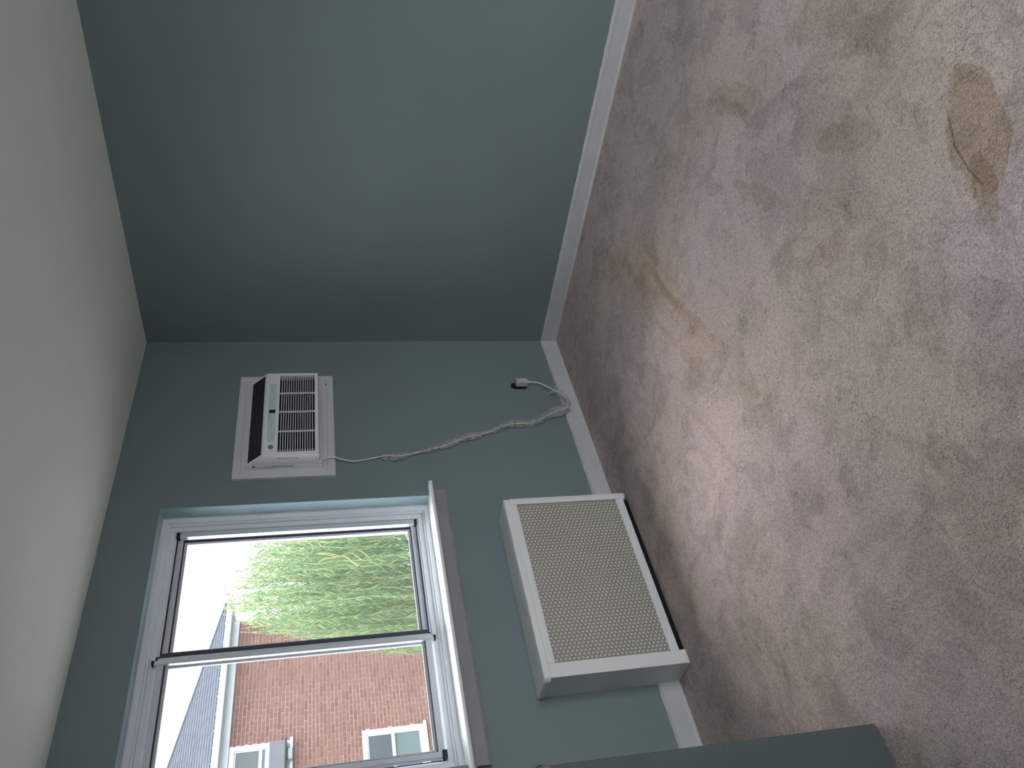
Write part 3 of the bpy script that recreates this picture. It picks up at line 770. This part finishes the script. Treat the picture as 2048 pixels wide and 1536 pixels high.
# air-conditioning box in the upper window
AE = empty('outdoor_air_conditioner', (2.6-.3, 11.3-.1, 2.3)); 
BX = Matrix.Translation((2.6, 11.3, 0)) @ Matrix.Rotation(TH, 4, 'Z')
def local(o):   # a mesh written in the facade's own coordinates
    o.matrix_world = BX; return o
D.objects.remove(AE)
AE = D.objects.new('window_air_conditioner', None); COL.objects.link(AE); AE.matrix_world = BX @ Matrix.Translation((-.25, -.1, 2.18))
tag(AE, 'grey box air conditioner in the upper window of the brick house', 'air conditioner')
def aep(mb, name, mt): 
    mb.v = [(x+.25, y+.1, z-2.18) for x, y, z in mb.v]; o = mb.build(name, mt); o.parent = AE; return o
aep(MB().box(-.62, .03, -.20, .02, 2.185, 2.455, .01), 'metal_case', M['acext'])
aep(MB().box(-.66, .05, -.03, .0, 2.455, 2.53, .003), 'filler_panel', M['extwhite'])
aep(MB().box(.03, .075, -.06, .0, 2.15, 2.46, .003), 'side_panel', M['extwhite'])
aep(MB().box(-.30, -.10, -.16, -.02, 2.06, 2.15, .015).box(-.08, .0, -.13, -.02, 2.12, 2.185, .01), 'support_bracket', M['gutter'])
aep(MB().box(-.66, .06, -.205, .01, 2.165, 2.188, .003), 'base_tray', M['gasket'])
# eave: frieze, soffit, fascia, gutter
MB().box(U0, U1+.03, -.025, .012, ZT-.02, ZT+.10, .004).build('frieze_board', M['extwhite'], BB)
MB().box(U0, U1+.22, -.26, .02, ZT+.10, ZT+.115, .002).build('soffit', M['extwhite'], BB)
MB().box(U0, U1+.22, -.275, -.255, ZT+.085, ZT+.20, .003).box(U1+.20, U1+.22, -.27, 8, ZT+.085, ZT+.20, .003).build('fascia', M['gutter'], BB)
gt = MB(); gp = [(-.275, ZT+.10), (-.33, ZT+.10), (-.355, ZT+.13), (-.35, ZT+.16), (-.375, ZT+.19), (-.375, ZT+.205), (-.345, ZT+.205), (-.345, ZT+.19), (-.28, ZT+.13)]
gt.prism(gp, U0, U1+.24, 0).build('gutter', M['extwhite'], BB)
# hip roof in shingle courses
RK = .50; rf = MB(); EZ = ZT+.215; eu, ev = U1+.24, -.36
nrow = 46; dr = .125
for i in range(nrow):
    a, b = i*dr, (i+1)*dr+.012
    th = .012
    rf.quad((U0-4, ev+a, EZ+a*RK+th), (eu-a, ev+a, EZ+a*RK+th), (eu-b, ev+b, EZ+b*RK), (U0-4, ev+b, EZ+b*RK))
    rf.quad((U0-4, ev+a, EZ+a*RK), (eu-a, ev+a, EZ+a*RK), (eu-a, ev+a, EZ+a*RK+th), (U0-4, ev+a, EZ+a*RK+th))
    rf.quad((eu-a, ev+a, EZ+a*RK+th), (eu-a, 12-a, EZ+a*RK+th), (eu-b, 12-b, EZ+b*RK), (eu-b, ev+b, EZ+b*RK))
rf.build('shingle_roof', M['shingle'], BB, recalc=False)
hc = MB().tube([(eu-.02, ev+.02, EZ+.012), (eu-nrow*dr, ev+nrow*dr, EZ+nrow*dr*RK+.014)], .03, 6); hc.build('hip_cap', M['shingle'], BB)
for u in (-4.2,): MB().tube([(u, -.03, GZ), (u, -.03, ZT)], .035, 8).build('downspout', M['extwhite'], BB)

# second brick house far behind the willow
B2 = empty('distant_house', (17, 25, GZ), -.15); tag(B2, 'low brick house half hidden behind the willow tree', 'building')
hw = MB().box(-6, 9, 0, 6, 0, 3.3).build('brick_wall', BM[2], B2)
mb = MB(); 
mb.prism([(-.5, 3.3), (3, 5.1), (6.5, 3.3)], -6.4, 9.4, 0); mb.build('roof', M['shingle'], B2)
for u in (-4.6, -1.4, 1.8, 5.2):
    f_ = ring(MB(), u, u+1.3, 1.1, 2.5, .11, -.05, .04, .01).build('window_frame', M['extwhite'], B2)
    MB().box(u+.1, u+1.2, -.01, .02, 1.2, 2.4).build('pane', M['extglass2'], f_)

# ------------------------------------------------------------------ willow tree
WC = Vector((1.75, 3.35, GZ))
WT_ = empty('willow_tree', tuple(WC)); tag(WT_, 'weeping willow with hanging leafy strands right outside the window', 'tree')
rw = random.Random(5)
tr = MB().tube(smooth([WC, WC+Vector((.05, .02, 1.5)), WC+Vector((-.03, .05, 3.2)), WC+Vector((.02, .0, 4.0)), WC+Vector((0, 0, 4.8))], 4), [.20-.007*i for i in range(17)], 10)
tr.build('trunk', M['bark'], WT_, smooth=True)
br = MB(); tips = []
for k in range(24):
    th = rw.uniform(0, 2*math.pi); z0_ = rw.uniform(2.6, 4.3); ln = rw.uniform(.5, 1.15)
    p0 = WC+Vector((0, 0, z0_)); d = Vector((math.cos(th), math.sin(th), 0))
    p1 = p0+d*ln*.5+Vector((0, 0, .45)); p2 = p0+d*ln+Vector((0, 0, .45*rw.random()+.2))
    br.tube(smooth([p0, p1, p2], 4), [.035-.0033*i for i in range(9)], 6)
br.build('branch', M['bark'], WT_, smooth=True)
# strands: crown envelope lower to the right of the view, wispy peak towards the brick house
lf = MB(); tw = MB()
def strand(top, length, dens=1.0, lean=(0, 0), lsc=1.0):
    n = max(4, int(length/.03)); ph = rw.uniform(0, 6.28); pts = []
    for i in range(n+1):
        s = i/n*length
        pts.append(Vector((top[0]+lean[0]*(1-math.exp(-s*2))+.02*math.sin(s*5+ph)+.008*math.sin(s*17+ph), top[1]+lean[1]*(1-math.exp(-s*2))+.02*math.cos(s*4+ph), top[2]-s+.10*math.exp(-s*6))))
    tw.tube(pts[::2], .0022, 3, False)
    for i in range(1, n):
        if rw.random() > dens: continue
        for sd in (-1, 1):
            if rw.random() < .12: continue
            az = ph+i*.35+(0 if sd > 0 else math.pi)+rw.uniform(-.7, .7); dn = rw.uniform(.78, 1.15)
            d = Vector((math.cos(az)*math.cos(dn), math.sin(az)*math.cos(dn), -math.sin(dn)))
            L_ = rw.uniform(.055, .095)*lsc; wd = rw.uniform(.0045, .0075)*lsc
            sdv = d.cross(Vector((rw.uniform(-1, 1), rw.uniform(-1, 1), rw.uniform(-1, 1))))
            if sdv.length < .1: continue
            sdv.normalize(); p = pts[i]
            k = len(lf.v); m1 = p+d*L_*.4+Vector((0, 0, -.002)); tp = p+d*L_+Vector((0, 0, -.012))
            lf.v += [tuple(p), tuple(m1+sdv*wd), tuple(tp), tuple(m1-sdv*wd)]; lf.f.append((k, k+1, k+2, k+3))
cam_p = co.matrix_world.translation
def crown_top(x, y):
    # height of the foliage top by direction from the window; irregular like the real crown
    az = math.degrees(math.atan2(x-cam_p.x, y-cam_p.y))
    pts = ((25.5, .55), (28.5, .85), (30, 1.2), (31.2, 2.15), (32.6, 2.35), (34, 2.40), (35.5, 2.20), (37, 2.15), (60, 3.2))
    if az <= pts[0][0]: return .55
    for (a, b), (c, d) in zip(pts[:-1], pts[1:]):
        if az < c: return b+(d-b)*(az-a)/(c-a)
    return 3.2
cnt = 0
while cnt < 400:
    r = 1.75*math.sqrt(rw.random()); th = rw.uniform(0, 2*math.pi)
    x, y = WC.x+r*math.cos(th), WC.y+r*math.sin(th)
    az = math.degrees(math.atan2(x-cam_p.x, y-cam_p.y))
    if az < 28 and rw.random() < .5: continue
    if y < 1.3: continue
    dist = math.hypot(x-cam_p.x, y-cam_p.y)
    top = 1.47+(crown_top(x, y)-1.47)*dist/8.4
    top += rw.uniform(-.18, .04)
    strand((x, y, top), rw.uniform(1.2, 2.6), .93)
    strand((x+rw.uniform(-.15, .15), y+rw.uniform(-.15, .15), top-rw.uniform(.05, .5)), rw.uniform(.5, 1.2), .95)
    # lower tiers keep the crown full
    strand((x+rw.uniform(-.2, .2), y+rw.uniform(-.2, .2), top-rw.uniform(.5, 1.3)), rw.uniform(1.0, 2.0), .9)
    cnt += 1
# wispy twigs on the upper left of the crown
for k in range(26):
    b = Vector((rw.uniform(.55, .95), rw.uniform(3.5, 4.1), rw.uniform(1.95, 2.3)))
    a1 = rw.uniform(0, 6.28); q = [b]
    for j in range(5): q.append(q[-1]+Vector((math.cos(a1+j*.5)*.035, math.sin(a1+j*.5)*.035, .05-.025*j)))
    tw.tube(smooth(q, 3), .002, 3, False)
    for p in smooth(q, 2):
        d = Vector((rw.uniform(-1, 1), rw.uniform(-1, 1), rw.uniform(-.6, .6))).normalized(); s_ = d.cross(Vector((0, 0, 1))).normalized()*.003
        n0 = len(lf.v); lf.v += [tuple(p), tuple(p+d*.02+s_), tuple(p+d*.045), tuple(p+d*.02-s_)]; lf.f.append((n0, n0+1, n0+2, n0+3))
fo = lf.build('foliage', M['leaf'], WT_, recalc=False); fo['kind'] = 'stuff'
to = tw.build('hanging_twigs', M['twig'], WT_, recalc=False); to['kind'] = 'stuff'
# bright looping twigs near the window
lt = MB()
for k in range(9):
    c = Vector((.13+rw.uniform(-.06, .12), 2.1+rw.uniform(-.05, .12), .66+rw.uniform(-.12, .15))); q = []
    a0 = rw.uniform(0, 6.28)
    for j in range(8): q.append(c+Vector((math.cos(a0+j*.5)*.09, math.sin(a0+j*.3)*.04, math.sin(a0+j*.5)*.12)))
    lt.tube(smooth(q, 3), .0035, 4, False)
for k in range(8):
    c = Vector((.29+rw.uniform(-.2, .2), 2.35+rw.uniform(-.15, .15), 1.85+rw.uniform(-.4, .05)))
    q = [c+Vector((.02*j*rw.uniform(-1, 1), .02*j, -.09*j)) for j in range(6)]
    lt.tube(smooth(q, 3), [.006-.0002*i for i in range(16)], 4, False)
lt.build('pale_twig', M['twig'], WT_, smooth=True)

# small street tree peeking over the roof
ST = empty('street_tree', (4.6, 27, GZ)); tag(ST, 'distant leafy treetop showing above the grey shingle roof', 'tree')
MB().tube([(4.6, 27, GZ), (4.6, 27, 6.5)], [.2, .08], 8).build('trunk', M['bark'], ST)
tl = MB()
for k in range(2600):
    v = Vector((rw.gauss(0, 1), rw.gauss(0, 1), rw.gauss(0, 1))).normalized()*rw.random()**.4
    p = Vector((4.6, 27, 7.6))+Vector((v.x*1.3, v.y*1.3, v.z*1.5)); d = Vector((rw.uniform(-1, 1), rw.uniform(-1, 1), rw.uniform(-1, 1))).normalized(); s_ = d.cross(Vector((.3, .5, .8))).normalized()
    tl.quad(p, p+d*.06+s_*.05, p+d*.13, p+d*.06-s_*.05)
so = tl.build('foliage', M['leaf'], ST, recalc=False); so['kind'] = 'stuff'

for o in D.objects:
    if '_o' in o: del o['_o']
